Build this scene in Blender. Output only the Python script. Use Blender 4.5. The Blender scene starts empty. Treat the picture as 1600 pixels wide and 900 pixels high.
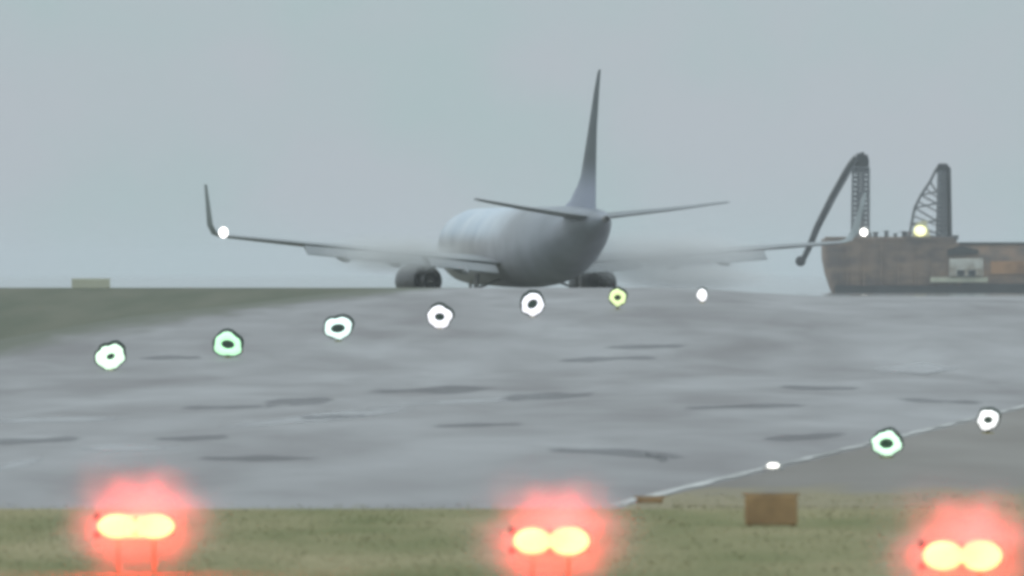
import bpy, bmesh, math, random
from mathutils import Vector, Matrix, noise as mnoise

random.seed(7)
S = bpy.context.scene
COL = S.collection
R = math.radians

# ------------------------------------------------------------------ camera
H = 3.5            # eye height in metres
F = 20000.0        # focal length in photo pixels (photo 1600 wide): a 450 mm lens
HOR = 425.0        # row of eye level in the photograph
cam_d = bpy.data.cameras.new("camera")
cam = bpy.data.objects.new("camera", cam_d)
COL.objects.link(cam)
cam.location = (0, 0, H)
cam.rotation_euler = (R(90) - math.atan((450 - HOR) / F), 0, 0)
cam_d.sensor_width = 36.0
cam_d.lens = 36.0 * F / 1600.0
cam_d.clip_start = 1.0
cam_d.clip_end = 20000.0
cam_d.dof.use_dof = True
cam_d.dof.focus_distance = 560.0
cam_d.dof.aperture_fstop = 4.8
S.camera = cam

# ------------------------------------------------------------------ world: overcast daylight
SUN_EL, SUN_AZ = R(42), R(-70)      # azimuth from +Y towards +X
w = bpy.data.worlds.new("World")
S.world = w
w.use_nodes = True
nt = w.node_tree
nt.nodes.clear()
N = nt.nodes.new
out = N('ShaderNodeOutputWorld')
bg_sky = N('ShaderNodeBackground')
sky = N('ShaderNodeTexSky')
sky.sky_type = 'NISHITA'
sky.sun_disc = False
sky.sun_elevation = SUN_EL
sky.sun_rotation = SUN_AZ
sky.dust_density = 4.0
bg_sky.inputs['Strength'].default_value = 0.06
nt.links.new(sky.outputs[0], bg_sky.inputs['Color'])
tc = N('ShaderNodeTexCoord')
sep = N('ShaderNodeSeparateXYZ')
nt.links.new(tc.outputs['Generated'], sep.inputs[0])
# overcast deck: brighter towards the zenith
grad = N('ShaderNodeMapRange')
grad.inputs['From Min'].default_value = 0.0
grad.inputs['From Max'].default_value = 1.0
grad.inputs['To Min'].default_value = 1.06
grad.inputs['To Max'].default_value = 2.3
nt.links.new(sep.outputs['Z'], grad.inputs['Value'])
ns = N('ShaderNodeTexNoise')
ns.inputs['Scale'].default_value = 55
ns.inputs['Detail'].default_value = 3
nt.links.new(tc.outputs['Generated'], ns.inputs['Vector'])
cr = N('ShaderNodeMixRGB')
cr.inputs[1].default_value = (0.412, 0.512, 0.532, 1)
cr.inputs[2].default_value = (0.452, 0.502, 0.545, 1)
nmap = N('ShaderNodeMapRange')
nmap.inputs['From Min'].default_value = 0.38
nmap.inputs['From Max'].default_value = 0.62
nt.links.new(ns.outputs['Fac'], nmap.inputs['Value'])
nt.links.new(nmap.outputs[0], cr.inputs[0])
bg_c = N('ShaderNodeBackground')
nt.links.new(cr.outputs[0], bg_c.inputs['Color'])
nt.links.new(grad.outputs[0], bg_c.inputs['Strength'])
mx = N('ShaderNodeMixShader')
mx.inputs[0].default_value = 0.92
nt.links.new(bg_sky.outputs[0], mx.inputs[1])
nt.links.new(bg_c.outputs[0], mx.inputs[2])
nt.links.new(mx.outputs[0], out.inputs['Surface'])

sun_d = bpy.data.lights.new("sun", 'SUN')
sun_d.energy = 0.5
sun_d.angle = R(20)
sun_d.color = (1.0, 0.97, 0.93)
sun = bpy.data.objects.new("sun", sun_d)
COL.objects.link(sun)
sd = Vector((math.cos(SUN_EL) * math.sin(SUN_AZ), math.cos(SUN_EL) * math.cos(SUN_AZ), math.sin(SUN_EL)))
sun.rotation_euler = sd.to_track_quat('Z', 'Y').to_euler()

# ------------------------------------------------------------------ render and exposure
S.render.engine = 'CYCLES'
S.view_settings.view_transform = 'Standard'
S.view_settings.look = 'None'
S.view_settings.exposure = 0.0
S.view_settings.gamma = 1.0
S.cycles.volume_bounces = 1
S.cycles.max_bounces = 6
S.cycles.use_denoising = True
S.cycles.sample_clamp_indirect = 6.0
S.cycles.pixel_filter_type = 'BLACKMAN_HARRIS'
S.cycles.filter_width = 3.8
S.cycles.volume_step_rate = 1.0
S.cycles.volume_max_steps = 256

# ------------------------------------------------------------------ materials
def sock(nodes, t): return nodes.new(t)

def mat(name, col, rough=0.6, metal=0.0, var=0.15, scale=6.0, bump=0.0, stretch=(1, 1, 1), col2=None, spec=0.5, coords='Object'):
    m = bpy.data.materials.new(name)
    m.use_nodes = True
    t = m.node_tree
    b = t.nodes['Principled BSDF']
    b.inputs['Roughness'].default_value = rough
    b.inputs['Metallic'].default_value = metal
    b.inputs['Specular IOR Level'].default_value = spec
    tcn = t.nodes.new('ShaderNodeTexCoord')
    mp = t.nodes.new('ShaderNodeMapping')
    mp.inputs['Scale'].default_value = stretch
    t.links.new(tcn.outputs[coords], mp.inputs['Vector'])
    nz = t.nodes.new('ShaderNodeTexNoise')
    nz.inputs['Scale'].default_value = scale
    nz.inputs['Detail'].default_value = 5
    t.links.new(mp.outputs[0], nz.inputs['Vector'])
    mr = t.nodes.new('ShaderNodeMapRange')
    mr.inputs['From Min'].default_value = 0.35
    mr.inputs['From Max'].default_value = 0.65
    t.links.new(nz.outputs['Fac'], mr.inputs['Value'])
    mxn = t.nodes.new('ShaderNodeMixRGB')
    c2 = col2 if col2 else tuple(c * (1 + var) for c in col)
    c1 = col if col2 else tuple(c * (1 - var) for c in col)
    mxn.inputs[1].default_value = (*c1, 1)
    mxn.inputs[2].default_value = (*c2, 1)
    t.links.new(mr.outputs[0], mxn.inputs[0])
    t.links.new(mxn.outputs[0], b.inputs['Base Color'])
    if bump:
        bn = t.nodes.new('ShaderNodeBump')
        bn.inputs['Strength'].default_value = bump
        t.links.new(nz.outputs['Fac'], bn.inputs['Height'])
        t.links.new(bn.outputs[0], b.inputs['Normal'])
    return m

def glow(name, col, strength):
    m = bpy.data.materials.new(name)
    m.use_nodes = True
    t = m.node_tree
    b = t.nodes['Principled BSDF']
    b.inputs['Base Color'].default_value = (*[min(1, c) for c in col], 1)
    b.inputs['Roughness'].default_value = 0.3
    b.inputs['Emission Color'].default_value = (*col, 1)
    b.inputs['Emission Strength'].default_value = strength
    return m

def tarmac(name, c1, c2, rlo, rhi):
    """wet pavement: broad wet and dry patches change both tone and gloss"""
    m = bpy.data.materials.new(name)
    m.use_nodes = True
    t = m.node_tree
    b = t.nodes['Principled BSDF']
    g = t.nodes.new('ShaderNodeNewGeometry')
    def nz(sx, sy, scale, det):
        mp = t.nodes.new('ShaderNodeMapping')
        mp.inputs['Scale'].default_value = (sx, sy, 1)
        mp.inputs['Rotation'].default_value = (0, 0, R(-5))
        t.links.new(g.outputs['Position'], mp.inputs['Vector'])
        n = t.nodes.new('ShaderNodeTexNoise')
        n.inputs['Scale'].default_value = scale
        n.inputs['Detail'].default_value = det
        n.inputs['Distortion'].default_value = 0.4
        t.links.new(mp.outputs[0], n.inputs['Vector'])
        r = t.nodes.new('ShaderNodeMapRange')
        r.inputs['From Min'].default_value = 0.36
        r.inputs['From Max'].default_value = 0.64
        t.links.new(n.outputs['Fac'], r.inputs['Value'])
        return r
    big = nz(0.11, 0.011, 1.0, 4)
    mid = nz(0.30, 0.032, 1.0, 6)
    mixf = t.nodes.new('ShaderNodeMath')
    mixf.operation = 'MULTIPLY_ADD'
    mixf.inputs[1].default_value = 0.45
    t.links.new(mid.outputs[0], mixf.inputs[0])
    sc = t.nodes.new('ShaderNodeMath')
    sc.operation = 'MULTIPLY'
    sc.inputs[1].default_value = 0.55
    t.links.new(big.outputs[0], sc.inputs[0])
    t.links.new(sc.outputs[0], mixf.inputs[2])
    cm = t.nodes.new('ShaderNodeMixRGB')
    cm.inputs[1].default_value = (*c1, 1)
    cm.inputs[2].default_value = (*c2, 1)
    t.links.new(mixf.outputs[0], cm.inputs[0])
    t.links.new(cm.outputs[0], b.inputs['Base Color'])
    rr = t.nodes.new('ShaderNodeMapRange')
    rr.inputs['To Min'].default_value = rhi
    rr.inputs['To Max'].default_value = rlo
    t.links.new(mixf.outputs[0], rr.inputs['Value'])
    t.links.new(rr.outputs[0], b.inputs['Roughness'])
    fine = t.nodes.new('ShaderNodeTexNoise')
    fine.inputs['Scale'].default_value = 3.0
    fine.inputs['Detail'].default_value = 4
    t.links.new(g.outputs['Position'], fine.inputs['Vector'])
    bp = t.nodes.new('ShaderNodeBump')
    bp.inputs['Strength'].default_value = 0.25
    bp.inputs['Distance'].default_value = 0.02
    t.links.new(fine.outputs['Fac'], bp.inputs['Height'])
    t.links.new(bp.outputs[0], b.inputs['Normal'])
    return m

def muddy_edge(m):
    t = m.node_tree; b = t.nodes['Principled BSDF']
    g = t.nodes.new('ShaderNodeNewGeometry'); sp = t.nodes.new('ShaderNodeSeparateXYZ')
    t.links.new(g.outputs['Position'], sp.inputs[0])
    a = t.nodes.new('ShaderNodeMath'); a.operation = 'MULTIPLY_ADD'      # distance from the verge line
    a.inputs[1].default_value = -0.103; t.links.new(sp.outputs['Y'], a.inputs[0]); t.links.new(sp.outputs['X'], a.inputs[2])
    n = t.nodes.new('ShaderNodeTexNoise'); n.inputs['Scale'].default_value = .5
    mp = t.nodes.new('ShaderNodeMapping'); mp.inputs['Scale'].default_value = (1, .12, 1)
    t.links.new(g.outputs['Position'], mp.inputs['Vector']); t.links.new(mp.outputs[0], n.inputs['Vector'])
    c = t.nodes.new('ShaderNodeMath'); c.operation = 'MULTIPLY_ADD'; c.inputs[1].default_value = 4.0
    t.links.new(n.outputs['Fac'], c.inputs[0]); t.links.new(a.outputs[0], c.inputs[2])
    r = t.nodes.new('ShaderNodeMapRange'); r.interpolation_type = 'SMOOTHSTEP'
    base = -19.4 - 483 * .103 + 3.0
    r.inputs['From Min'].default_value = base; r.inputs['From Max'].default_value = base + 3.2
    r.inputs['To Min'].default_value = 1; r.inputs['To Max'].default_value = 0
    t.links.new(c.outputs[0], r.inputs['Value'])
    old = b.inputs['Base Color'].links[0].from_socket
    mx_ = t.nodes.new('ShaderNodeMixRGB'); mx_.inputs[2].default_value = (.12, .125, .09, 1)
    t.links.new(r.outputs[0], mx_.inputs[0]); t.links.new(old, mx_.inputs[1]); t.links.new(mx_.outputs[0], b.inputs['Base Color'])
    oldr = b.inputs['Roughness'].links[0].from_socket
    mr_ = t.nodes.new('ShaderNodeMixRGB'); mr_.inputs[2].default_value = (.95, .95, .95, 1)
    t.links.new(r.outputs[0], mr_.inputs[0]); t.links.new(oldr, mr_.inputs[1]); t.links.new(mr_.outputs[0], b.inputs['Roughness'])
    return m

def muddy_front(m):
    """turf creeping over the near edge of the shoulder"""
    t = m.node_tree; b = t.nodes['Principled BSDF']
    g = t.nodes.new('ShaderNodeNewGeometry'); sp = t.nodes.new('ShaderNodeSeparateXYZ')
    t.links.new(g.outputs['Position'], sp.inputs[0])
    n = t.nodes.new('ShaderNodeTexNoise'); n.inputs['Scale'].default_value = .9; n.inputs['Detail'].default_value = 3
    mp = t.nodes.new('ShaderNodeMapping'); mp.inputs['Scale'].default_value = (1, .15, 1)
    t.links.new(g.outputs['Position'], mp.inputs['Vector']); t.links.new(mp.outputs[0], n.inputs['Vector'])
    c = t.nodes.new('ShaderNodeMath'); c.operation = 'MULTIPLY_ADD'; c.inputs[1].default_value = -26.0
    t.links.new(n.outputs['Fac'], c.inputs[0]); t.links.new(sp.outputs['Y'], c.inputs[2])
    r = t.nodes.new('ShaderNodeMapRange'); r.interpolation_type = 'SMOOTHSTEP'
    r.inputs['From Min'].default_value = 181; r.inputs['From Max'].default_value = 198
    r.inputs['To Min'].default_value = 1; r.inputs['To Max'].default_value = 0
    t.links.new(c.outputs[0], r.inputs['Value'])
    for nm, colr in (('Base Color', (.26, .22, .13, 1)), ('Roughness', (.95, .95, .95, 1))):
        old = b.inputs[nm].links[0].from_socket
        x = t.nodes.new('ShaderNodeMixRGB'); x.inputs[2].default_value = colr
        t.links.new(r.outputs[0], x.inputs[0]); t.links.new(old, x.inputs[1]); t.links.new(x.outputs[0], b.inputs[nm])

M = dict(
    runway=tarmac('wet_runway_surface', (0.175, 0.158, 0.158), (0.30, 0.285, 0.288), 0.42, 0.65),
    shoulder=tarmac('wet_shoulder_surface', (0.15, 0.13, 0.112), (0.215, 0.19, 0.17), 0.6, 0.8),
    grass=mat('grass_ground', (0.165, 0.175, 0.075), 0.95, scale=0.3, stretch=(1, .2, 1), col2=(0.32, 0.275, 0.155), spec=0.1, bump=0.2, coords='Object'),
    fargrass=mat('wet_far_grass', (0.105, 0.115, 0.078), 0.95, scale=0.4, stretch=(1, .05, 1), col2=(0.145, 0.145, 0.105), spec=0.15),
    blade=mat('grass_blade', (0.185, 0.195, 0.085), 0.9, scale=0.25, col2=(0.33, 0.285, 0.155), spec=0.2),
    paint=mat('white_line_paint', (0.24, 0.23, 0.22), 0.6, scale=1.1, stretch=(1, .09, 1), col2=(0.56, 0.55, 0.53)),
    puddle=mat('dark_seal', (0.075, 0.075, 0.085), 0.62, scale=1.0, stretch=(1, .08, 1), col2=(.10, .10, .11), spec=.4),
    pale=mat('pale_worn_concrete', (0.50, 0.49, 0.50), 0.5, scale=1.5, var=.15),
    sea=mat('sea_water', (0.20, 0.22, 0.23), 0.08, scale=0.05, var=0.1, spec=0.5, bump=0.0),
    white=mat('white_aircraft_paint', (0.55, 0.59, 0.64), 0.35, scale=0.6, var=0.06),
    grey=mat('grey_wing_metal', (0.24, 0.25, 0.26), 0.4, scale=1.0, var=0.1),
    winglet=mat('winglet_paint', (0.27, 0.31, 0.32), 0.45, scale=0.8, var=0.12),
    navy=mat('dark_tail_paint', (0.055, 0.068, 0.076), 0.45, scale=0.8, var=0.12),
    engine=mat('dark_engine_paint', (0.045, 0.043, 0.048), 0.4, scale=1.2, var=0.15),
    metal=mat('bare_metal', (0.25, 0.24, 0.23), 0.35, metal=0.8, scale=3),
    tyre=mat('tyre_rubber', (0.03, 0.03, 0.03), 0.85, scale=4),
    glass=mat('dark_window_glass', (0.03, 0.035, 0.04), 0.15, scale=2),
    rust=mat('rusty_hull_paint', (0.15, 0.118, 0.105), 0.75, scale=0.4, col2=(0.36, 0.245, 0.18), stretch=(.7, 1, 1.6), bump=0.15),
    orange=mat('faded_orange_paint', (0.22, 0.175, 0.155), 0.7, scale=0.35, col2=(0.46, 0.30, 0.21), stretch=(1, 1, 1.8)),
    deck=mat('dark_deck_steel', (0.06, 0.06, 0.06), 0.8, scale=0.5),
    steel=mat('grey_crane_steel', (0.135, 0.14, 0.15), 0.6, scale=0.8),
    black=mat('black_boom_paint', (0.018, 0.020, 0.023), 0.6, scale=1),
    cabin=mat('dirty_white_cabin', (0.36, 0.30, 0.23), 0.6, scale=0.9, col2=(0.68, 0.65, 0.58)),
    housing=mat('lamp_housing', (0.018, 0.045, 0.028), 0.6, scale=10),
    yellow=mat('lamp_base_yellow', (0.3, 0.25, 0.06), 0.6, scale=10),
    marker=mat('orange_marker_paint', (0.38, 0.235, 0.115), 0.8, scale=3, var=.2),
    sign=mat('pale_yellow_board', (0.62, 0.60, 0.46), 0.7, scale=0.6, var=.12),
)

muddy_edge(M['runway'])
muddy_front(M['shoulder'])

# fuselage colour: pale on top forward, grey below, darker aft (boundaries fixed to the airframe)
def fuselage_colour():
    m = bpy.data.materials.new('fuselage_skin')
    m.use_nodes = True
    t = m.node_tree
    b = t.nodes['Principled BSDF']
    b.inputs['Roughness'].default_value = 0.4
    tcn = t.nodes.new('ShaderNodeTexCoord')
    sp = t.nodes.new('ShaderNodeSeparateXYZ')
    t.links.new(tcn.outputs['Object'], sp.inputs[0])
    nz = t.nodes.new('ShaderNodeTexNoise')
    nz.inputs['Scale'].default_value = 0.45; nz.inputs['Detail'].default_value = 5
    t.links.new(tcn.outputs['Object'], nz.inputs['Vector'])
    def ramp(sockt, lo, hi):
        r = t.nodes.new('ShaderNodeMapRange')
        r.interpolation_type = 'SMOOTHSTEP'
        r.inputs['From Min'].default_value = lo
        r.inputs['From Max'].default_value = hi
        t.links.new(sockt, r.inputs['Value'])
        return r.outputs[0]
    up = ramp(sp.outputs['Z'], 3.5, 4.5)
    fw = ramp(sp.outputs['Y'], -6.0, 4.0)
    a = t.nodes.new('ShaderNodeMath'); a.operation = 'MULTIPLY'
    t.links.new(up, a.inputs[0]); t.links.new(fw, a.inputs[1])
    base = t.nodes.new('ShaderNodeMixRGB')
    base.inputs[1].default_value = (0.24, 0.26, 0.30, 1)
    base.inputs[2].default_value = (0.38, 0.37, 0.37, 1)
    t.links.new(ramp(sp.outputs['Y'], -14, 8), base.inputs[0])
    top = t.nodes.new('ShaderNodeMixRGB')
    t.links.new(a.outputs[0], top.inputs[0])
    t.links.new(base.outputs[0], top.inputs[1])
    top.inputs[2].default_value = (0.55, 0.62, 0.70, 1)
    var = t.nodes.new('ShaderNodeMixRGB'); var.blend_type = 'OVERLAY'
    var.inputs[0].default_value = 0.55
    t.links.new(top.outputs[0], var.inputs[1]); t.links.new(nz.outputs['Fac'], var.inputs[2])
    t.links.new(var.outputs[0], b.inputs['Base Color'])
    return m
M['fuselage'] = fuselage_colour()
def fin_paint():
    m = mat('fin_livery', (.065, .082, .092), .45, scale=.8)
    t = m.node_tree; b = t.nodes['Principled BSDF']
    tcn = t.nodes.new('ShaderNodeTexCoord'); sp = t.nodes.new('ShaderNodeSeparateXYZ')
    t.links.new(tcn.outputs['Object'], sp.inputs[0])
    r = t.nodes.new('ShaderNodeMapRange'); r.interpolation_type = 'SMOOTHSTEP'
    r.inputs['From Min'].default_value = 6.1; r.inputs['From Max'].default_value = 8.2
    t.links.new(sp.outputs['Z'], r.inputs['Value'])
    old = b.inputs['Base Color'].links[0].from_socket
    x = t.nodes.new('ShaderNodeMixRGB'); x.inputs[1].default_value = (.30, .33, .42, 1)
    t.links.new(r.outputs[0], x.inputs[0]); t.links.new(old, x.inputs[2]); t.links.new(x.outputs[0], b.inputs['Base Color'])
    return m
M['fin'] = fin_paint()

# ------------------------------------------------------------------ helpers
def ob(name, verts, faces, material, parent=None, smooth=False):
    me = bpy.data.meshes.new(name)
    me.from_pydata([tuple(v) for v in verts], [], faces)
    bm = bmesh.new(); bm.from_mesh(me)
    bmesh.ops.remove_doubles(bm, verts=bm.verts, dist=1e-6)
    bmesh.ops.recalc_face_normals(bm, faces=bm.faces)
    bm.to_mesh(me); bm.free()
    if smooth:
        for p in me.polygons: p.use_smooth = True
        me.set_sharp_from_angle(angle=R(48))
    me.materials.append(material)
    o = bpy.data.objects.new(name, me)
    COL.objects.link(o)
    if parent: o.parent = parent
    return o

class MB:
    """collects simple shapes for one mesh"""
    def __init__(s): s.v = []; s.f = []
    def add(s, vs, fs):
        n = len(s.v); s.v += [Vector(v) for v in vs]; s.f += [[i + n for i in f] for f in fs]
        return s
    def box(s, x0, x1, y0, y1, z0, z1, c=0.0):
        if c <= 0:
            return s.add([(x, y, z) for z in (z0, z1) for y in (y0, y1) for x in (x0, x1)],
                         [(0, 1, 3, 2), (4, 5, 7, 6), (0, 1, 5, 4), (2, 3, 7, 6), (0, 2, 6, 4), (1, 3, 7, 5)])
        rings = []
        for (z, k) in ((z0, c), (z0 + c, 0), (z1 - c, 0), (z1, c)):
            rings.append([(x0 + c + k * .4, y0 + k * .4, z), (x1 - c - k * .4, y0 + k * .4, z), (x1 - k * .4, y0 + c + k * .4, z), (x1 - k * .4, y1 - c - k * .4, z),
                          (x1 - c - k * .4, y1 - k * .4, z), (x0 + c + k * .4, y1 - k * .4, z), (x0 + k * .4, y1 - c - k * .4, z), (x0 + k * .4, y0 + c + k * .4, z)])
        return s.loft(rings)
    def loft(s, rings, cap=True):
        n = len(rings[0]); vs = [p for r in rings for p in r]; fs = []
        for i in range(len(rings) - 1):
            for j in range(n):
                k = (j + 1) % n
                fs.append((i * n + j, i * n + k, (i + 1) * n + k, (i + 1) * n + j))
        if cap:
            fs.append(tuple(range(n))); fs.append(tuple((len(rings) - 1) * n + j for j in range(n)))
        return s.add(vs, fs)
    def bar(s, a, b, ra, rb=None, n=6):
        a = Vector(a); b = Vector(b); rb = ra if rb is None else rb
        d = (b - a).normalized()
        u = d.cross(Vector((0, 0, 1)))
        if u.length < 1e-3: u = Vector((1, 0, 0))
        u.normalize(); v = d.cross(u)
        rg = []
        for p, r in ((a, ra), (b, rb)):
            rg.append([p + (u * math.cos(t) + v * math.sin(t)) * r for t in [2 * math.pi * k / n for k in range(n)]])
        return s.loft(rg)
    def ball(s, c, rx, ry, rz, n=16, m=9, jit=0.0):
        rings = []
        for i in range(m + 1):
            th = math.pi * i / m
            rr = max(math.sin(th), 0.02)
            rings.append([(c[0] + rx * rr * math.cos(p), c[1] + ry * rr * math.sin(p), c[2] - rz * math.cos(th)) for p in [2 * math.pi * k / n for k in range(n)]])
        return s.loft(rings)
    def build(s, name, material, parent=None, smooth=False):
        return ob(name, s.v, s.f, material, parent, smooth)

def tag(o, label=None, cat=None, group=None, kind=None):
    if label: o['label'] = label
    if cat: o['category'] = cat
    if group: o['group'] = group
    if kind: o['kind'] = kind
    return o

def empty(name, loc, rz=0, ry=0):
    o = bpy.data.objects.new(name, None)
    o.empty_display_size = 0.3
    o.location = loc; o.rotation_euler = (0, ry, rz)
    COL.objects.link(o)
    return o

def smooth01(t):
    t = max(0, min(1, t)); return t * t * (3 - 2 * t)

# ------------------------------------------------------------------ terrain
PROFILE = [(-600, 0), (0, 0), (380, 0.0), (420, 0.02), (440, 0.10), (460, 0.40), (480, 0.87), (500, 1.27), (520, 1.65), (540, 1.90),
           (560, 2.12), (580, 2.38), (600, 2.60), (620, 2.72), (632, 2.66), (650, 2.20), (668, 1.60), (680, 1.38), (690, 1.36), (840, 1.36), (900, 0.6), (960, -0.5)]
def prof(y):
    for (a, za), (b, zb) in zip(PROFILE, PROFILE[1:]):
        if a <= y <= b:
            return za + (zb - za) * (y - a) / (b - a)
    return PROFILE[-1][1]
def gz(x, y):
    z = prof(y)
    drop = 0.42 * smooth01((x - 7) / 9) * smooth01((y - 560) / 50) * (1 - smooth01((y - 640) / 30))
    return z - drop

YS = [-600, -200, 0] + list(range(60, 420, 10)) + list(range(420, 700, 4)) + list(range(700, 970, 20))
XS = [-9000, -3000, -900, -300, -100, -60, -40, -30] + [x * 1.0 for x in range(-24, 41)] + [50, 60, 100, 300, 900, 3000, 9000]
def sheet(name, material, rows, left, right, cols, lift, parent=None, rough=0.0):
    vs, fs = [], []
    n = cols
    for y in rows:
        for i in range(n + 1):
            x = left(y) + (right(y) - left(y)) * i / n
            vs.append((x, y, gz(x, y) + (lift if y > rows[0] or rows[0] > 300 else -0.01)))
    for r in range(len(rows) - 1):
        for i in range(n):
            a = r * (n + 1) + i
            fs.append((a, a + 1, a + n + 2, a + n + 1))
    return ob(name, vs, fs, material, parent, True)
vs = [(x, y, gz(x, y)) for y in YS for x in XS]
nx = len(XS)
fs = [(r * nx + i, r * nx + i + 1, (r + 1) * nx + i + 1, (r + 1) * nx + i) for r in range(len(YS) - 1) for i in range(nx - 1)]
ground = ob('ground', vs, fs, M['grass'], None, True)
tag(ground, kind='structure')

def far_edge(y):
    x = -19.4 + (y - 483) * 0.103
    if y > 612: x = -6.1 - (y - 612) * 0.6
    return max(x, -40) if y > 612 else x
def rows(a, b):
    return sorted(set([a, b] + [y for y in YS if a < y < b]))
runway = sheet('runway', M['runway'], rows(189, 838), far_edge, lambda y: 62, 60, 0.018)
tag(runway, kind='structure')
field = sheet('far_grass_verge', M['fargrass'], rows(330, 838), lambda y: -160, lambda y: far_edge(y) - 0.02, 30, 0.018)
tag(field, kind='structure')

def line_x(y): return 2.0 + (y - 198) * 0.0835
shoulder = sheet('runway_shoulder', M['shoulder'], rows(188.8, 500), lambda y: line_x(y) + 0.36, lambda y: 58, 20, 0.028)
tag(shoulder, kind='structure')
line = sheet('edge_line', M['paint'], [190 + 2 * k for k in range(120)], lambda y: line_x(y) - 0.02 * math.sin(y), lambda y: line_x(y) + 0.24 + 0.05 * math.sin(y * .7), 1, 0.034)
tag(line, kind='structure')

def px_ground(px, py):
    """ground point seen at photo pixel px, py on the lit near slope"""
    y = 150.0
    while y < 640:
        x = (px - 800) / F * y
        if HOR + (H - gz(x, y)) * F / y <= py: return x, y
        y += 0.5
    return x, y

# long dark seal strips and pale worn streaks that the wet surface shows
def patch(name, material, x0, p0, x1, p1, th, lift=.026):
    """a soft edged wet stain between two photo points, laid on the pavement"""
    cx_, hx_ = (x0 + x1) / 2, (x1 - x0) * .78; x0, x1 = cx_ - hx_, cx_ + hx_
    n = 18; top = []; bot = []; off = random.uniform(0, 50)
    for i in range(n + 1):
        t = i / n
        w_ = th * 2.6 * (.75 + .6 * mnoise.noise(Vector((off + t * 3, 0, 0))))
        px = x0 + (x1 - x0) * t; py = p0 + (p1 - p0) * t + th * .35 * mnoise.noise(Vector((off + t * 2, 9, 0)))
        a = px_ground(px, py - w_ / 2); b = px_ground(px, py + w_ / 2)
        top.append((a[0], a[1], gz(*a) + lift)); bot.append((b[0], b[1], gz(*b) + lift))
    o = ob(name, bot + top, [(i, i + 1, n + 2 + i, n + 1 + i) for i in range(n)], material, runway)
    uv = o.data.uv_layers.new(name='uv')
    for l in o.data.loops:
        v = l.vertex_index
        uv.data[l.index].uv = ((v % (n + 1)) / n, 0.0 if v <= n else 1.0)
    return o
def stain(m, top):
    """fade the patch out towards its rim"""
    t = m.node_tree; b = t.nodes['Principled BSDF']
    tcn = t.nodes.new('ShaderNodeTexCoord'); sp = t.nodes.new('ShaderNodeSeparateXYZ')
    t.links.new(tcn.outputs['UV'], sp.inputs[0])
    def M_(op, a, b_=None):
        k = t.nodes.new('ShaderNodeMath'); k.operation = op
        for i, q in enumerate((a, b_)):
            if q is None: continue
            if isinstance(q, (int, float)): k.inputs[i].default_value = q
            else: t.links.new(q, k.inputs[i])
        return k.outputs[0]
    f = M_('MULTIPLY', M_('SINE', M_('MULTIPLY', sp.outputs['X'], math.pi)), M_('SINE', M_('MULTIPLY', sp.outputs['Y'], math.pi)))
    nz = t.nodes.new('ShaderNodeTexNoise'); nz.inputs['Scale'].default_value = .6; nz.inputs['Detail'].default_value = 3
    mp = t.nodes.new('ShaderNodeMapping'); mp.inputs['Scale'].default_value = (3, .25, 1)
    t.links.new(tcn.outputs['Object'], mp.inputs['Vector']); t.links.new(mp.outputs[0], nz.inputs['Vector'])
    f = M_('SUBTRACT', M_('MULTIPLY', f, 1.5), M_('MULTIPLY', nz.outputs['Fac'], .6))
    f = M_('MINIMUM', M_('MULTIPLY', M_('MAXIMUM', f, 0.0), .75), top)
    t.links.new(f, b.inputs['Alpha'])
stain(M['puddle'], .30); stain(M['pale'], .6)
for a in [(800, 624, 912, 617, 7), (425, 632, 510, 626, 7), (600, 614, 748, 608, 6), (878, 704, 1045, 716, 7), (255, 688, 345, 685, 5),
          (1205, 690, 1305, 680, 6), (0, 694, 110, 688, 6), (230, 561, 305, 560, 4), (330, 718, 470, 719, 5),
          (890, 566, 1010, 558, 5), (1090, 640, 1240, 634, 4), (1230, 606, 1330, 609, 4), (480, 655, 560, 651, 4), (1010, 712, 1040, 722, 6), (960, 545, 1060, 541, 4), (300, 640, 420, 636, 4), (690, 668, 800, 664, 4),
          (1290, 735, 1380, 728, 5), (1420, 625, 1520, 632, 4)]:
    patch('wet_stain', M['puddle'], *a)
for a in [(380, 672, 620, 636, 7), (1380, 580, 1480, 575, 9), (130, 703, 260, 702, 6), (0, 660, 180, 655, 5), (600, 640, 790, 622, 4), (0, 738, 60, 716, 7)]:
    patch('worn_streak', M['pale'], *a, lift=.023)

sea = ob('sea', [(-9500, 845, 1.1), (9500, 845, 1.1), (9500, 9500, 1.1), (-9500, 9500, 1.1)], [(0, 1, 2, 3)], M['sea'])
tag(sea, kind='structure')

# near grass
def grass_blades():
    vs, fs = [], []
    for k in range(24000):
        y = 128 + 61.5 * random.random() + (random.random() ** 3) * 2.5
        x = random.uniform(-0.052, 0.052) * y
        if x > 2.4 and k % 4 == 0: y = 189 + 11 * random.random() ** 2
        dens = mnoise.noise(Vector((x * .8, y * .15, 3)))
        h = random.uniform(.012, .034) * (1 + .6 * dens)
        w_ = random.uniform(.01, .022); a = random.uniform(0, math.pi)
        dx, dy = math.cos(a) * w_, math.sin(a) * w_
        lx, ly = random.uniform(-.05, .05), random.uniform(-.05, .05)
        i = len(vs); b0 = -.005 if y < 189 else .02
        vs += [(x - dx, y - dy, b0), (x + dx, y + dy, b0), (x + lx, y + ly, b0 + h)]
        fs.append((i, i + 1, i + 2))
    me = bpy.data.meshes.new('grass'); me.from_pydata(vs, [], fs); me.materials.append(M['blade'])
    o = bpy.data.objects.new('grass', me); COL.objects.link(o)
    tag(o, 'short damp olive green grass in front of the runway edge', 'grass', kind='stuff')
grass_blades()

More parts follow.
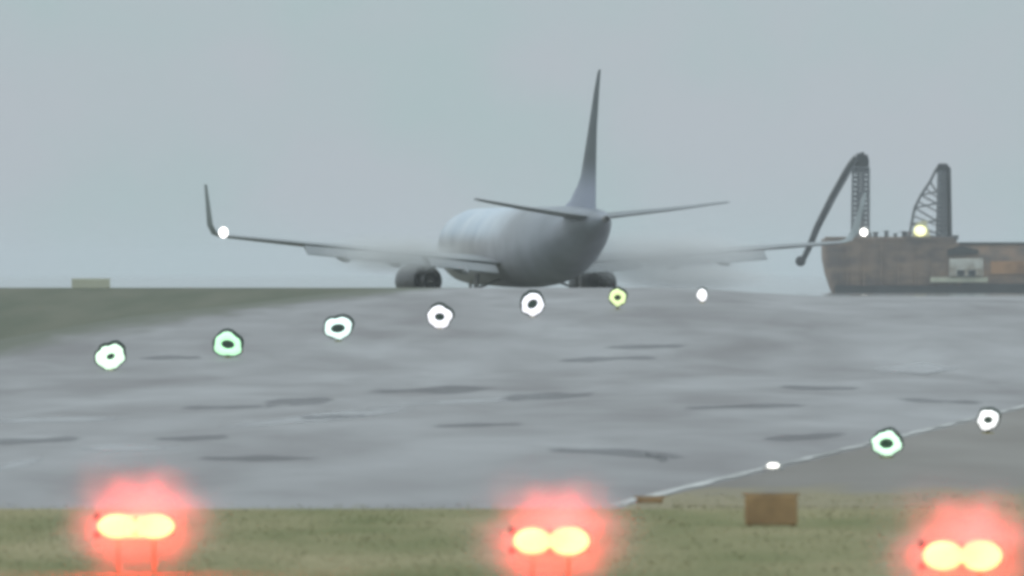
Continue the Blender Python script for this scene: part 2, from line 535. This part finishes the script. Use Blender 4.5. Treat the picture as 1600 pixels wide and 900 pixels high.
# ------------------------------------------------------------------ airliner (nose along +Y, wheels on z = 0)
def airliner():
    root = empty('airliner', (0.56, 690, 1.36 + 0.018), R(12), R(0.6))
    tag(root, 'twin-engine passenger jet with dark tail and upturned wingtips, seen from behind on the wet runway', 'airliner')
    st = [(18.6, .12, 2.95, 3.2), (18.2, .6, 2.55, 3.75), (17.2, 1.05, 2.1, 4.25), (15.8, 1.45, 1.78, 4.85), (14.2, 1.75, 1.55, 5.4), (12, 1.9, 1.42, 5.6),
          (9, 1.92, 1.4, 5.62), (5, 1.95, 1.32, 5.62), (0, 1.95, 1.28, 5.62), (-4, 1.94, 1.3, 5.62), (-7, 1.93, 1.42, 5.62), (-10, 1.88, 1.65, 5.62), (-12.5, 1.7, 2.15, 5.62),
          (-15, 1.4, 2.8, 5.6), (-17, 1.08, 3.4, 5.52), (-18.8, .72, 4.0, 5.4), (-20.0, .42, 4.45, 5.25), (-20.6, .2, 4.7, 5.1)]
    rings = []
    for y, hw, zb, zt in st:
        c = (zb + zt) / 2; hh = (zt - zb) / 2
        rings.append([(hw * math.cos(t), y, c + hh * math.sin(t)) for t in [2 * math.pi * k / 40 for k in range(40)]])
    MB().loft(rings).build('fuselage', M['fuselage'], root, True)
    def foil(le, te, z, th, x):
        """one airfoil ring in the plane x = const"""
        ch = le - te
        pts = []
        prof_ = [(1.0, .0), (.96, .5), (.82, .85), (.6, 1.0), (.3, .7), (0, .08)]
        up = [(te + ch * a, z + th / 2 * b) for a, b in prof_]
        lo = [(te + ch * a, z - th / 2 * b * .8) for a, b in reversed(prof_[1:])]
        return [(x, y, zz) for y, zz in up + lo]
    for s in (-1, 1):
        wg = MB().loft([foil(*a[:4], s * a[4]) for a in [(6.4, -2.6, 2.5, .9, .6), (5.2, -2.6, 2.6, .85, 2.0), (3.3, -2.6, 2.95, .6, 6.0), (1.0, -2.8, 3.42, .38, 11.5), (-1.3, -3.2, 3.88, .22, 17.0)]]).build('wing', M['grey'], root, True)
        wl = []
        for (le, te, z, th, x) in [(-1.3, -3.2, 3.89, .2, 17.02), (-1.6, -3.4, 4.0, .18, 17.4), (-2.0, -3.6, 4.45, .16, 17.7), (-3.2, -3.9, 6.6, .1, 18.1)]:
            k = (z - 3.86) / 2.7
            r = foil(le, te, z, th, x * s)
            zc = z
            if k > .15:   # turn the section upright
                r = [(x * s + (p[2] - zc) * s * -1, p[1], zc) for p in r]
            wl.append(r)
        MB().loft(wl).build('winglet', M['winglet'], wg, True)
        # drooped flaps behind the trailing edge
        for (x0, x1, t0, t1, z0, z1) in [(2.1, 5.8, -2.58, -2.6, 2.56, 2.9), (6.2, 12.6, -2.6, -2.85, 2.95, 3.48)]:
            fl = MB().loft([[(s * x, te + .12, z - .04), (s * x, te - .45, z - .13), (s * x, te - 1.15, z - .52), (s * x, te - 1.1, z - .56), (s * x, te - .4, z - .3), (s * x, te + .1, z - .16)]
                            for x, te, z in ((x0, t0, z0), (x1, t1, z1))])
            fl.build('flap', M['grey'], wg, True)
        for x, z, te in ((3.9, 2.7, -2.6), (7.6, 3.05, -2.7), (10.4, 3.3, -2.8)):
            fr = []
            for k, (yy, r) in enumerate([(2.6, .04), (1.6, .16), (0, .22), (-1.0, .17), (-1.8, .04)]):
                fr.append([(s * x + r * math.cos(t), te + yy, z - .3 - .12 * k * .7 + r * 1.3 * math.sin(t)) for t in [2 * math.pi * q / 10 for q in range(10)]])
            MB().loft(fr).build('flap_track_fairing', M['grey'], wg, True)
        # engine nacelle, pylon and exhaust
        ex = s * 4.83
        def circ(y, r, rz=None, zc=1.58, n=28): return [(ex + r * math.cos(t), y, zc + (rz or r) * math.sin(t)) for t in [2 * math.pi * k / n for k in range(n)]]
        en = MB().loft([circ(6.2, .78), circ(6.35, .86), circ(6.2, .94), circ(5.0, 1.0), circ(3.6, .98), circ(2.3, .86), circ(1.9, .78), circ(1.9, .74), circ(3.0, .72)]).build('engine', M['engine'], root, True)
        MB().loft([circ(2.9, .62), circ(1.6, .5), circ(1.1, .4), circ(1.1, .36), circ(1.7, .3)]).build('exhaust_nozzle', M['engine'], en, True)
        MB().loft([circ(1.6, .28), circ(.9, .16), circ(.5, .03)]).build('exhaust_cone', M['metal'], en, True)
        MB().loft([[(ex - .17, y, z0), (ex + .17, y, z0), (ex + .12, y, z1), (ex - .12, y, z1)] for y, z0, z1 in ((5.0, 2.4, 2.85), (3.6, 2.3, 3.0), (1.5, 2.1, 2.75), (0.2, 2.4, 2.7))]).build('pylon', M['grey'], en)
        # horizontal stabiliser
        MB().loft([foil(*a[:4], s * a[4]) for a in [(-14.9, -18.9, 5.0, .42, .3), (-15.2, -19.0, 5.08, .38, 1.0), (-17.2, -19.7, 5.45, .25, 4.0), (-18.9, -20.5, 5.85, .14, 6.7)]]).build('stabiliser', M['grey'], root, True)
        # main gear
        g = MB()
        g.bar((s * 2.9, -1.2, .55), (s * 2.75, -1.2, 2.0), .12, .14, 10)
        g.bar((s * 2.8, -1.2, 1.2), (s * 1.5, -1.2, 1.7), .07)
        gear = g.build('main_gear', M['metal'], root)
        for q in (-.28, .28):
            MB().loft([[(s * 2.9 + q + dx, -1.2 + r * math.cos(t), .56 + r * math.sin(t)) for t in [2 * math.pi * k / 24 for k in range(24)]] for dx, r in ((-.2, .36), (-.17, .52), (-.08, .56), (.08, .56), (.17, .52), (.2, .36))]).build('wheel', M['tyre'], gear, True)
    ng = MB().bar((0, 13.6, .4), (0, 13.8, 1.8), .08, .1, 10).build('nose_gear', M['metal'], root)
    for q in (-.2, .2):
        MB().loft([[(q + dx, 13.6 + r * math.cos(t), .35 + r * math.sin(t)) for t in [2 * math.pi * k / 20 for k in range(20)]] for dx, r in ((-.1, .25), (-.07, .34), (.07, .34), (.1, .25))]).build('wheel', M['tyre'], ng, True)
    # fin with a pale dorsal root
    def fin_ring(le, te, z, th):
        ch = le - te
        p = [(1, .05), (.93, .5), (.7, 1), (.35, .75), (0, .1)]
        return [(th / 2 * b, te + ch * a, z) for a, b in p] + [(-th / 2 * b, te + ch * a, z) for a, b in reversed(p)]
    fb = MB().loft([fin_ring(-9.0, -18.1, 5.3, .5), fin_ring(-11.8, -18.1, 5.9, .44), fin_ring(-13.7, -18.1, 6.7, .34), fin_ring(-14.5, -18.1, 7.2, .29)]).build('fin_root', M['fin'], root, True)
    MB().loft([fin_ring(-14.502, -18.1, 7.203, .288), fin_ring(-16.2, -18.2, 9.6, .2), fin_ring(-17.5, -18.7, 11.6, .12), fin_ring(-18.3, -19.0, 12.6, .07), fin_ring(-18.6, -19.05, 12.75, .03)]).build('fin', M['fin'], root, True)
    MB().loft([[(r * math.cos(t), y, 4.9 + r * math.sin(t)) for t in [2 * math.pi * k / 16 for k in range(16)]] for y, r in ((-20.5, .2), (-20.95, .17), (-20.95, .12), (-20.5, .12))]).build('tail_exhaust', M['metal'], root, True)
    # lit white tip lamp on the left wing
    MB().ball((-17.1, -3.5, 4.05), .24, .2, .28).build('wingtip_lamp', glow('white_tip_lamp', (1, .98, .95), 4), root, True)
    return root
airliner()

# ------------------------------------------------------------------ dredger and its cranes, out on the water
SD = 1500.0
K = SD / F
def sx(px): return (px - 800) * K
def sz(py): return H - (py - HOR) * K
def vessel():
    b0, dk = 0.0, sz(374) - 1.1      # local z: waterline 0
    L0, L1 = sx(1285), sx(1285) + 52
    root = empty('work_barge', ((L0 + L1) / 2, SD, 1.1))
    tag(root, 'long low rusty brown barge with a raked bow at the right edge of the photo', 'barge')
    ox = -(L0 + L1) / 2
    W = 13.0
    def hullring(x, zb, zt, hw):   # cross-section
        return [(x, -hw, zt), (x, -hw * .98, (zt + zb) / 2), (x, -hw * .9, zb + .25), (x, -hw * .7, zb), (x, hw * .7, zb), (x, hw * .9, zb + .25), (x, hw * .98, (zt + zb) / 2), (x, hw, zt)]
    zt = dk
    rings = [hullring(L0 + ox, 3.9, zt + .05, 5.0), hullring(L0 + ox + .35, 2.2, zt, 5.8), hullring(L0 + ox + 1.0, .3, zt, 6.3), hullring(L0 + ox + 1.7, -1.0, zt, 6.5),
             hullring(L0 + ox + 15.5, -1.2, zt, 6.5)]
    MB().loft(rings).build('hull', M['rust'], root)
    zt2 = dk - .35
    MB().loft([hullring(L0 + ox + 15.52, -1.2, zt2, 6.48), hullring(L1 + ox - 2, -1.2, zt2, 6.48), hullring(L1 + ox, .8, zt2, 5.2)]).build('stern_hull', M['orange'], root)['label'] = 'faded orange brown after hull'
    # dark rubbing strake at the waterline and bulwark rail
    MB().box(L0 + ox + 1.3, L1 + ox - 1, -6.68, -6.3, .0, .85).build('rubbing_strake', M['deck'], root)
    MB().box(L0 + ox + .1, L0 + ox + 15.2, -6.60, -6.42, dk - .05, dk + .28).build('bulwark', M['rust'], root)
    MB().box(L0 + ox + 15.8, L1 + ox - 1, -6.7, -6.4, dk - .62, dk - .35).build('bulwark', M['deck'], root)
    # side frames on the plating
    for k in range(7):
        x = L0 + ox + 2.6 + k * 2.0
        MB().box(x, x + .22, -6.66, -6.3, .87, dk - .1).build('side_frame', M['rust'], root)
    # white side house and the dark overhang above it
    xa = sx(1480) + ox
    c = MB().box(xa, sx(1533) + ox, -7.3, -5.5, sz(432) - 1.1, sz(404) - 1.1, .15).build('deckhouse', M['cabin'], root)
    c['label'] = 'dirty white side cabin'
    for k in range(2):
        MB().box(xa + .9 + k * 1.3, xa + 1.75 + k * 1.3, -7.34, -7.2, sz(431) - 1.1, sz(422) - 1.1).build('window', M['glass'], c)
    MB().loft([[(x, -6.9, z0), (x, -5.4, z0), (x, -5.4, z1), (x, -6.9, z1)] for x, z0, z1 in ((xa - .2, sz(400) - 1.1, sz(390) - 1.1), (xa + 1.4, sz(398) - 1.1, sz(384) - 1.1), (xa + 3.4, sz(397) - 1.1, sz(391) - 1.1))]).build('overhang', M['deck'], root)
    MB().box(xa - 2.2, sx(1540) + ox, -6.9, -6.35, sz(441) - 1.1, sz(433) - 1.1).build('fender_beam', M['sign'], root)
    MB().box(sx(1545) + ox, sx(1600) + ox + 8, -6.75, -6.35, sz(428) - 1.1, sz(408) - 1.1).build('orange_plate', mat('orange_plate_paint', (.38, .20, .10), .7, scale=.5, var=.3), root)
    MB().box(sx(1500) + ox, sx(1600) + ox + 14, -6.8, -6.3, sz(456) - 1.1, sz(443) - 1.1).build('lower_plate', M['deck'], root)
    # deck fittings
    for k, (p0, p1, top) in enumerate([(1360, 1372, 364), (1378, 1388, 362), (1393, 1401, 366), (1404, 1420, 363), (1486, 1497, 369)]):
        m_ = MB()
        m_.bar(((sx(p0) + sx(p1)) / 2 + ox, -5, dk - .1), ((sx(p0) + sx(p1)) / 2 + ox, -5, sz(top) - 1.1), (sx(p1) - sx(p0)) * .34, (sx(p1) - sx(p0)) * .30, 10)
        m_.bar(((sx(p0) + sx(p1)) / 2 + ox, -5, sz(top) - 1.1), ((sx(p0) + sx(p1)) / 2 + ox, -5, sz(top) - 1.0), (sx(p1) - sx(p0)) * .5, None, 10)
        m_.build('bollard', M['steel'], root)
    return dk + 1.1
deck_z = vessel()

def lattice(m_, a, b, wx, wy, wx2=None, wy2=None, n=6, r=.08):
    """four chords and zigzag lacing between points a and b (mostly vertical)"""
    wx2 = wx if wx2 is None else wx2; wy2 = wy if wy2 is None else wy2
    a = Vector(a); b = Vector(b)
    def cor(t):
        c = a.lerp(b, t); x = wx + (wx2 - wx) * t; y = wy + (wy2 - wy) * t
        return [c + Vector((-x, -y, 0)), c + Vector((x, -y, 0)), c + Vector((x, y, 0)), c + Vector((-x, y, 0))]
    P = [cor(i / n) for i in range(n + 1)]
    for j in range(4):
        m_.bar(P[0][j], P[-1][j], r * 1.5)
    for i in range(n):
        for j in range(4):
            k = (j + 1) % 4
            m_.bar(P[i][j], P[i + 1][k], r, n=4); m_.bar(P[i][k], P[i + 1][j], r, n=4)
            m_.bar(P[i + 1][j], P[i + 1][k], r, n=4)
yd = SD - 3.0
def crane_a():
    root = empty('deck_crane', (sx(1343), yd, deck_z - .1))
    tag(root, 'crane with a long black arm slanting down to the left over the barge bow', 'crane', 'cranes on the barge')
    o = Vector(root.location)
    def P(px, py, y=0): return Vector((sx(px), yd + y, sz(py))) - o
    m_ = MB(); lattice(m_, P(1343, 374), P(1344, 262), .95, .8, .9, .6, n=15, r=.1)
    m_.build('lattice_mast', M['steel'], root)
    MB().loft([[P(px, py, y) for px, py, y in ((x0, y0, -.5), (x1, y1, -.5), (x1, y1, .5), (x0, y0, .5))] for x0, y0, x1, y1 in ((1333, 268, 1355, 268), (1334, 250, 1357, 252), (1340, 241, 1354, 242))]).build('mast_head', M['black'], root)
    m_ = MB(); pts = [P(1350, 243), P(1338, 247), P(1326, 262), P(1300, 308), P(1276, 355), P(1264, 385), P(1253, 408)]
    rr = [.46, .50, .48, .45, .42, .38, .32]
    for i in range(6): m_.bar(pts[i], pts[i + 1], rr[i], rr[i + 1], 10)
    m_.build('arm', M['black'], root, False)
    MB().ball(P(1250, 408), .62, .6, .62, 12, 8).build('grab', M['black'], root, True)
    MB().bar(P(1338, 250, -.62), P(1296, 322, -.62), .09, None, 8).build('hydraulic_ram', M['steel'], root)
    MB().box(-1.3, 1.3, -1.2, 1.2, 0, .9, .12).build('slew_base', M['steel'], root)
    MB().ball(P(1348, 363, -1.5), .42, .3, .42).build('floodlight', glow('white_floodlight', (1, .97, .9), 5), root, True)
def crane_b():
    root = empty('deck_crane', (sx(1465), yd, deck_z - .1))
    tag(root, 'triangular lattice crane frame with a yellow light, standing amidships on the barge', 'crane', 'cranes on the barge')
    o = Vector(root.location)
    def P(px, py, y=0): return Vector((sx(px), yd + y, sz(py))) - o
    m_ = MB(); lattice(m_, P(1472, 374), P(1472, 268), .68, .7, .5, .5, n=15, r=.1)
    m_.build('lattice_mast', M['steel'], root)
    MB().bar(P(1482, 374, -.8), P(1480, 262, -.6), .3, .3, 8).build('king_post', M['black'], root)
    m_ = MB(); pts = [P(1462, 264), P(1452, 284), P(1438, 305), P(1428, 325), P(1423, 350), P(1419, 376)]
    for i in range(5): m_.bar(pts[i], pts[i + 1], .18, .18, 6)
    for i in range(1, 5): m_.bar(pts[i], P(1462, [0, 300, 318, 345, 365][i]), .1, n=4)
    for i in range(1, 4): m_.bar(pts[i + 1], P(1462, [0, 300, 318, 345][i]), .1, n=4)
    for i in range(1, 5): m_.bar(pts[i].lerp(pts[i + 1], .5), P(1462, [0, 308, 330, 352, 370][i]), .08, n=4)
    m_.build('back_stay', M['steel'], root)
    MB().loft([[P(px, py, y) for px, py, y in ((x0, y0, -.5), (x1, y0, -.5), (x1, y0, .5), (x0, y0, .5))] for x0, x1, y0 in ((1462, 1483, 270), (1462, 1482, 262), (1465, 1478, 256))]).build('mast_head', M['black'], root)
    MB().box(-3.2, 2.0, -1.2, 1.2, 0, .5, .1).build('slew_base', M['steel'], root)
    cab = MB().loft([[P(px, py, y) for px, py, y in ((x0, y0, -1.3), (x1, y0, -1.3), (x1, y0, .3), (x0, y0, .3))] for x0, x1, y0 in ((1424, 1454, 376), (1425, 1450, 364), (1429, 1446, 350), (1440, 1451, 345))]).build('work_light_hood', M['sign'], root)
    MB().ball(P(1436, 361, -1.6), .72, .35, .6).build('floodlight', glow('yellow_floodlight', (.95, .95, .5), 1.7), root, True)
crane_a(); crane_b()

# ------------------------------------------------------------------ elevated runway lamps with a ring lens round a dark hub
def ring_lamp(px, py, d, wpx, hpx, col, strength, label, hole=.34, tilt=0, seed=1, group='round lamps along the far runway edge', half=1.0):
    rnd = random.Random(seed)
    x = (px - 800) / F * d; z = H - (py - HOR) / F * d
    g = gz(x, d) + 0.018
    root = empty('runway_lamp', (x, d, g))
    tag(root, label, 'runway lamp', group)
    hz = z - g
    rx, rz = wpx / 2 / F * d, hpx / 2 / F * d
    n = 26
    jit = [1 + rnd.uniform(-.16, .13) for _ in range(n)]
    jit = [(jit[i] + jit[i - 1]) / 2 for i in range(n)]
    ca, sa = math.cos(tilt), math.sin(tilt)
    def pt(t, k, y, kz=None):
        kz = k if kz is None else kz
        u, v = rx * k * math.cos(t), rz * kz * math.sin(t)
        return (u * ca - v * sa, y, hz + u * sa + v * ca)
    T = [2 * math.pi * i / n for i in range(n)]
    # annular lens
    prof_ = [(hole, -.02), (hole + .1, -.10), (.72, -.14), (.92, -.1), (1.0, 0.0), (.9, .05), (hole, .05)]
    rings = [[pt(T[i], k * (jit[i] if k > .6 else 1), y, k * (jit[i] if k > .6 else 1) * (1 if k > .6 else .8)) for i in range(n)] for k, y in prof_]
    rings.append(rings[0])
    MB().loft(rings, cap=False).build('ring_lens', glow('lens_glow', col, strength), root, True)
    # dark hub behind the hole and an added dark rim tracing the glare's fringe
    MB().loft([[pt(t, hole * 1.15, .06) for t in T], [pt(t, hole * 1.1, .0) for t in T], [pt(t, hole * .7, -.03) for t in T]]).build('hub', M['housing'], root, True)
    rim = MB().loft([[pt(T[i], 1.07 * jit[i] + .2 * max(0, math.sin(T[i] + .5)), .06) for i in range(n)], [pt(T[i], 1.08 * jit[i] + .24 * max(0.1, math.sin(T[i] + .4)), -.02) for i in range(n)],
                     [pt(T[i], 1.0 * jit[i] + .1 * max(0, math.sin(T[i] + .4)), -.03) for i in range(n)]], cap=False)
    rim.loft([[pt(t, 1.05, .06) for t in T], [pt(t, .9, .22) for t in T], [pt(t, .45, .32) for t in T]])
    rim.build('housing', M['housing'], root, True)
    MB().bar((0, .08, 0), (0, .08, max(.03, hz - rz * .7)), .04, .035, 10).build('stem', M['housing'], root)
    MB().bar((0, .08, 0), (0, .08, .035), .14, .12, 14).build('base_plate', M['yellow'], root)
    return root
RN = 'round lamps along the far runway edge'
ring_lamp(173, 557, 440, 47, 38, (.74, 1, .76), 1.1, 'pale white round lamp, first from the left in the far row, hub barely showing', hole=.3, tilt=.35, seed=3)
ring_lamp(356, 538, 460, 46, 36, (.56, 1, .62), 1.0, 'clearly green ring lamp, second from the left in the far row', hole=.46, tilt=-.15, seed=4)
ring_lamp(528, 513, 480, 44, 33, (.80, 1, .93), 1.05, 'mint white oval ring lamp with wide dark hub, third from left in the far row', hole=.52, tilt=.1, seed=5)
ring_lamp(687, 495, 500, 37, 35, (.97, .95, 1), 1.08, 'white ring lamp with small dark hub below the left engine, fourth from left', hole=.44, seed=6)
ring_lamp(832, 475, 520, 38, 35, (.95, .94, 1), 1.08, 'white ring lamp right under the belly of the jet, fifth from left', hole=.48, tilt=.6, seed=7)
ring_lamp(965, 465, 540, 27, 27, (.72, .85, .42), 1.0, 'small yellowish ring lamp below the right engine of the jet', hole=.42, seed=8)
ring_lamp(1097, 461, 560, 17, 20, (.98, .96, .98), 1.1, 'tiny white lamp at the far right end of the far row', hole=.12, seed=9)
NR = 'lamps along the white edge line'
ring_lamp(1385, 693, 239, 44, 38, (.68, 1, .74), 1.1, 'large greenish white ring lamp on the white line, with a dark oval hub', hole=.52, seed=10, group=NR)
ring_lamp(1544, 656, 275, 34, 32, (.98, .98, .97), 1.05, 'smaller white ring lamp on the white line near the right edge', hole=.44, seed=11, group=NR)

def inset_lamp():
    x, y = px_ground(1208, 737)
    root = empty('inset_lamp', (x, y, gz(x, y) + .034))
    tag(root, 'flat bright white inset lamp low on the painted line, no ring', 'inset lamp')
    MB().bar((0, 0, 0), (0, 0, .03), .2, .18, 16).build('housing', M['metal'], root)
    MB().ball((0, -.02, .07), .11, .1, .05, 12, 6).build('lens', glow('inset_glow', (1, .98, .9), 2.2), root, True)
inset_lamp()

# ------------------------------------------------------------------ red twin lamps in the near grass
def mist_material(dens, power=1.0):
    m = bpy.data.materials.new('halo_mist')
    m.use_nodes = True
    t = m.node_tree
    t.nodes.clear()
    o = t.nodes.new('ShaderNodeOutputMaterial')
    v = t.nodes.new('ShaderNodeVolumePrincipled')
    v.inputs['Color'].default_value = (.97, .97, .97, 1)
    v.inputs['Anisotropy'].default_value = 0.0
    tcn = t.nodes.new('ShaderNodeTexCoord')
    ln = t.nodes.new('ShaderNodeVectorMath'); ln.operation = 'LENGTH'
    t.links.new(tcn.outputs['Object'], ln.inputs[0])
    mr = t.nodes.new('ShaderNodeMapRange'); mr.interpolation_type = 'SMOOTHSTEP'
    mr.inputs['From Min'].default_value = 0.0; mr.inputs['From Max'].default_value = 0.98
    mr.inputs['To Min'].default_value = 1.0; mr.inputs['To Max'].default_value = 0.0
    t.links.new(ln.outputs['Value'], mr.inputs['Value'])
    nz = t.nodes.new('ShaderNodeTexNoise'); nz.inputs['Scale'].default_value = 2.4; nz.inputs['Detail'].default_value = 1
    t.links.new(tcn.outputs['Object'], nz.inputs['Vector'])
    nr = t.nodes.new('ShaderNodeMapRange'); nr.inputs['From Min'].default_value = .35; nr.inputs['From Max'].default_value = .65
    nr.inputs['To Min'].default_value = .55; nr.inputs['To Max'].default_value = 1.4
    t.links.new(nz.outputs['Fac'], nr.inputs['Value'])
    a = t.nodes.new('ShaderNodeMath'); a.operation = 'MULTIPLY'
    t.links.new(mr.outputs[0], a.inputs[0]); t.links.new(nr.outputs[0], a.inputs[1])
    p = t.nodes.new('ShaderNodeMath'); p.operation = 'POWER'; p.inputs[1].default_value = power
    t.links.new(a.outputs[0], p.inputs[0])
    b = t.nodes.new('ShaderNodeMath'); b.operation = 'MULTIPLY'; b.inputs[1].default_value = dens
    t.links.new(p.outputs[0], b.inputs[0])
    t.links.new(b.outputs[0], v.inputs['Density'])
    t.links.new(v.outputs[0], o.inputs['Volume'])
    return m
halo = mist_material(1.5, 2.6)  # mist added round the red lamps to make their glow visible
red = glow('red_lamp_glow', (1.0, .026, .0095), 75)
def red_lamp(px, py, label, wpx, hpx, lobe, flat=False):
    hz = .55
    d = (H - hz) * F / (py - HOR)
    x = (px - 800) / F * d
    root = empty('red_twin_lamp', (x, d, 0))
    tag(root, label, 'red lamp', 'red twin lamps in the near grass')
    k = d / F
    hw, hh = wpx / 2 * k * .96, hpx / 2 * k * .86
    off = hw * .48
    for s in (-1, 1):
        MB().ball((s * off, 0, hz), hw * .55 * (1 if s > 0 else lobe), .12, hh * (1 if s > 0 else lobe), 20, 12).build('lens', red, root, True)
    if flat: MB().ball((0, -.02, hz), hw * .5, .11, hh * .93, 20, 12).build('lens', red, root, True)
    h = MB().box(-hw * 1.02, hw * 1.02, .1, .3, hz - hh * .85, hz + hh * .8, .05)
    h.build('housing', M['housing'], root)
    for za, zb in ((.55, .78), (-.72, -.55)):
        MB().box(-.03, .03, -.14, .1, hz + hh * za, hz + hh * zb).build('lens_clip', M['housing'], root)
    for zz in (hz + hh * .55, hz - hh * .95):
        MB().box(-hw * 1.1, -hw * .98, -.06, .12, zz, zz + .07).build('side_bracket', M['housing'], root)
    for s in (-1, 1):
        MB().bar((s * off, .2, 0), (s * off, .2, hz - hh * .8), .018, None, 8).build('leg', M['yellow'], root)
    m_ = MB().ball((0, 0, 0), 1, 1, 1, 24, 14).build('halo', halo, None, True)
    m_.location = (x, d, hz + .08); m_.scale = (1.55, 1.2, 1.15)
    tag(m_, 'added red lit steam hanging round the ' + label.split(' red')[0] + ' red lamp', 'halo', kind='stuff')
red_lamp(212, 822, 'leftmost red twin lamp glowing as one flat bar in the grass', 122, 44, .98, True)
red_lamp(860, 845, 'middle red twin lamp with two round lobes in the grass below the jet', 122, 50, .92)
red_lamp(1503, 868, 'rightmost red twin lamp in the grass by the bottom right corner', 126, 54, .95)

# ------------------------------------------------------------------ boards
def marker(px0, px1, py0, py1, d, name, label, cat, m_, lift=0.0):
    x0, x1 = (px0 - 800) / F * d, (px1 - 800) / F * d
    z1 = H - (py0 - HOR) / F * d; z0 = H - (py1 - HOR) / F * d
    g = gz((x0 + x1) / 2, d) + lift
    root = empty(name, ((x0 + x1) / 2, d, g))
    tag(root, label, cat)
    hw = (x1 - x0) / 2
    z0 = g + .02
    MB().box(-hw, hw, -.06, .06, z0 - g, z1 - g, .03).build('board', m_, root)
    fr = MB()
    fr.box(-hw - .04, hw + .04, -.045, .045, z1 - g + .002, z1 - g + .03)
    fr.build('top_rail', m_, root)
    for s in (-1, 1):
        MB().box(s * hw * .8 - .03, s * hw * .8 + .03, .065, .12, 0, z1 - g - .02).build('leg', m_, root)
marker(1164, 1246, 774, 812, 176, 'marker_board', 'low orange brown marker board in the grass below the white line', 'marker', M['marker'])
marker(994, 1036, 778, 792, 192, 'marker_board', 'small flat orange brown marker at the tip of the white line', 'marker', M['marker'], .018)
marker(112, 172, 436, 456, 614, 'sign_board', 'pale yellow sign board on the far verge at the left', 'sign', M['sign'], .018)

# ------------------------------------------------------------------ spray and haze
def volume_box(name, x0, x1, y0, y1, z0, z1, dens, col, label, cat):
    o = MB().box(x0, x1, y0, y1, z0, z1).build(name, M['white'])
    m = bpy.data.materials.new(name + '_air'); m.use_nodes = True
    t = m.node_tree; t.nodes.clear()
    oo = t.nodes.new('ShaderNodeOutputMaterial'); v = t.nodes.new('ShaderNodeVolumePrincipled')
    v.inputs['Color'].default_value = (*col, 1); v.inputs['Density'].default_value = dens
    t.links.new(v.outputs[0], oo.inputs['Volume'])
    o.data.materials.clear(); o.data.materials.append(m)
    tag(o, label, cat, kind='stuff')
    return o
volume_box('haze', -9700, 9700, -800, 9700, -2.0, 18.5, 0.00014, (.93, .97, 1.0), 'thin grey rain haze over the whole airfield', 'haze')

def spray():
    m = mist_material(0.55)
    m.name = 'spray'
    for (x, y, z, a, b, c, nm) in [(8.0, 682, 4.4, 7.2, 5.5, 1.7, 'broad pale spray hanging at the right wing root of the jet'), (9.5, 679, 3.2, 5.6, 5, 1.0, 'low pale spray drifting right of the right engine'), (-6.2, 682, 4.5, 4.8, 5.0, 1.35, 'pale spray hanging over the left engine of the jet')]:
        o = MB().ball((0, 0, 0), 1, 1, 1, 24, 14).build('spray', m, None, True)
        o.location = (x, y, z); o.scale = (a, b, c)
        tag(o, nm, 'spray', kind='stuff')
spray()
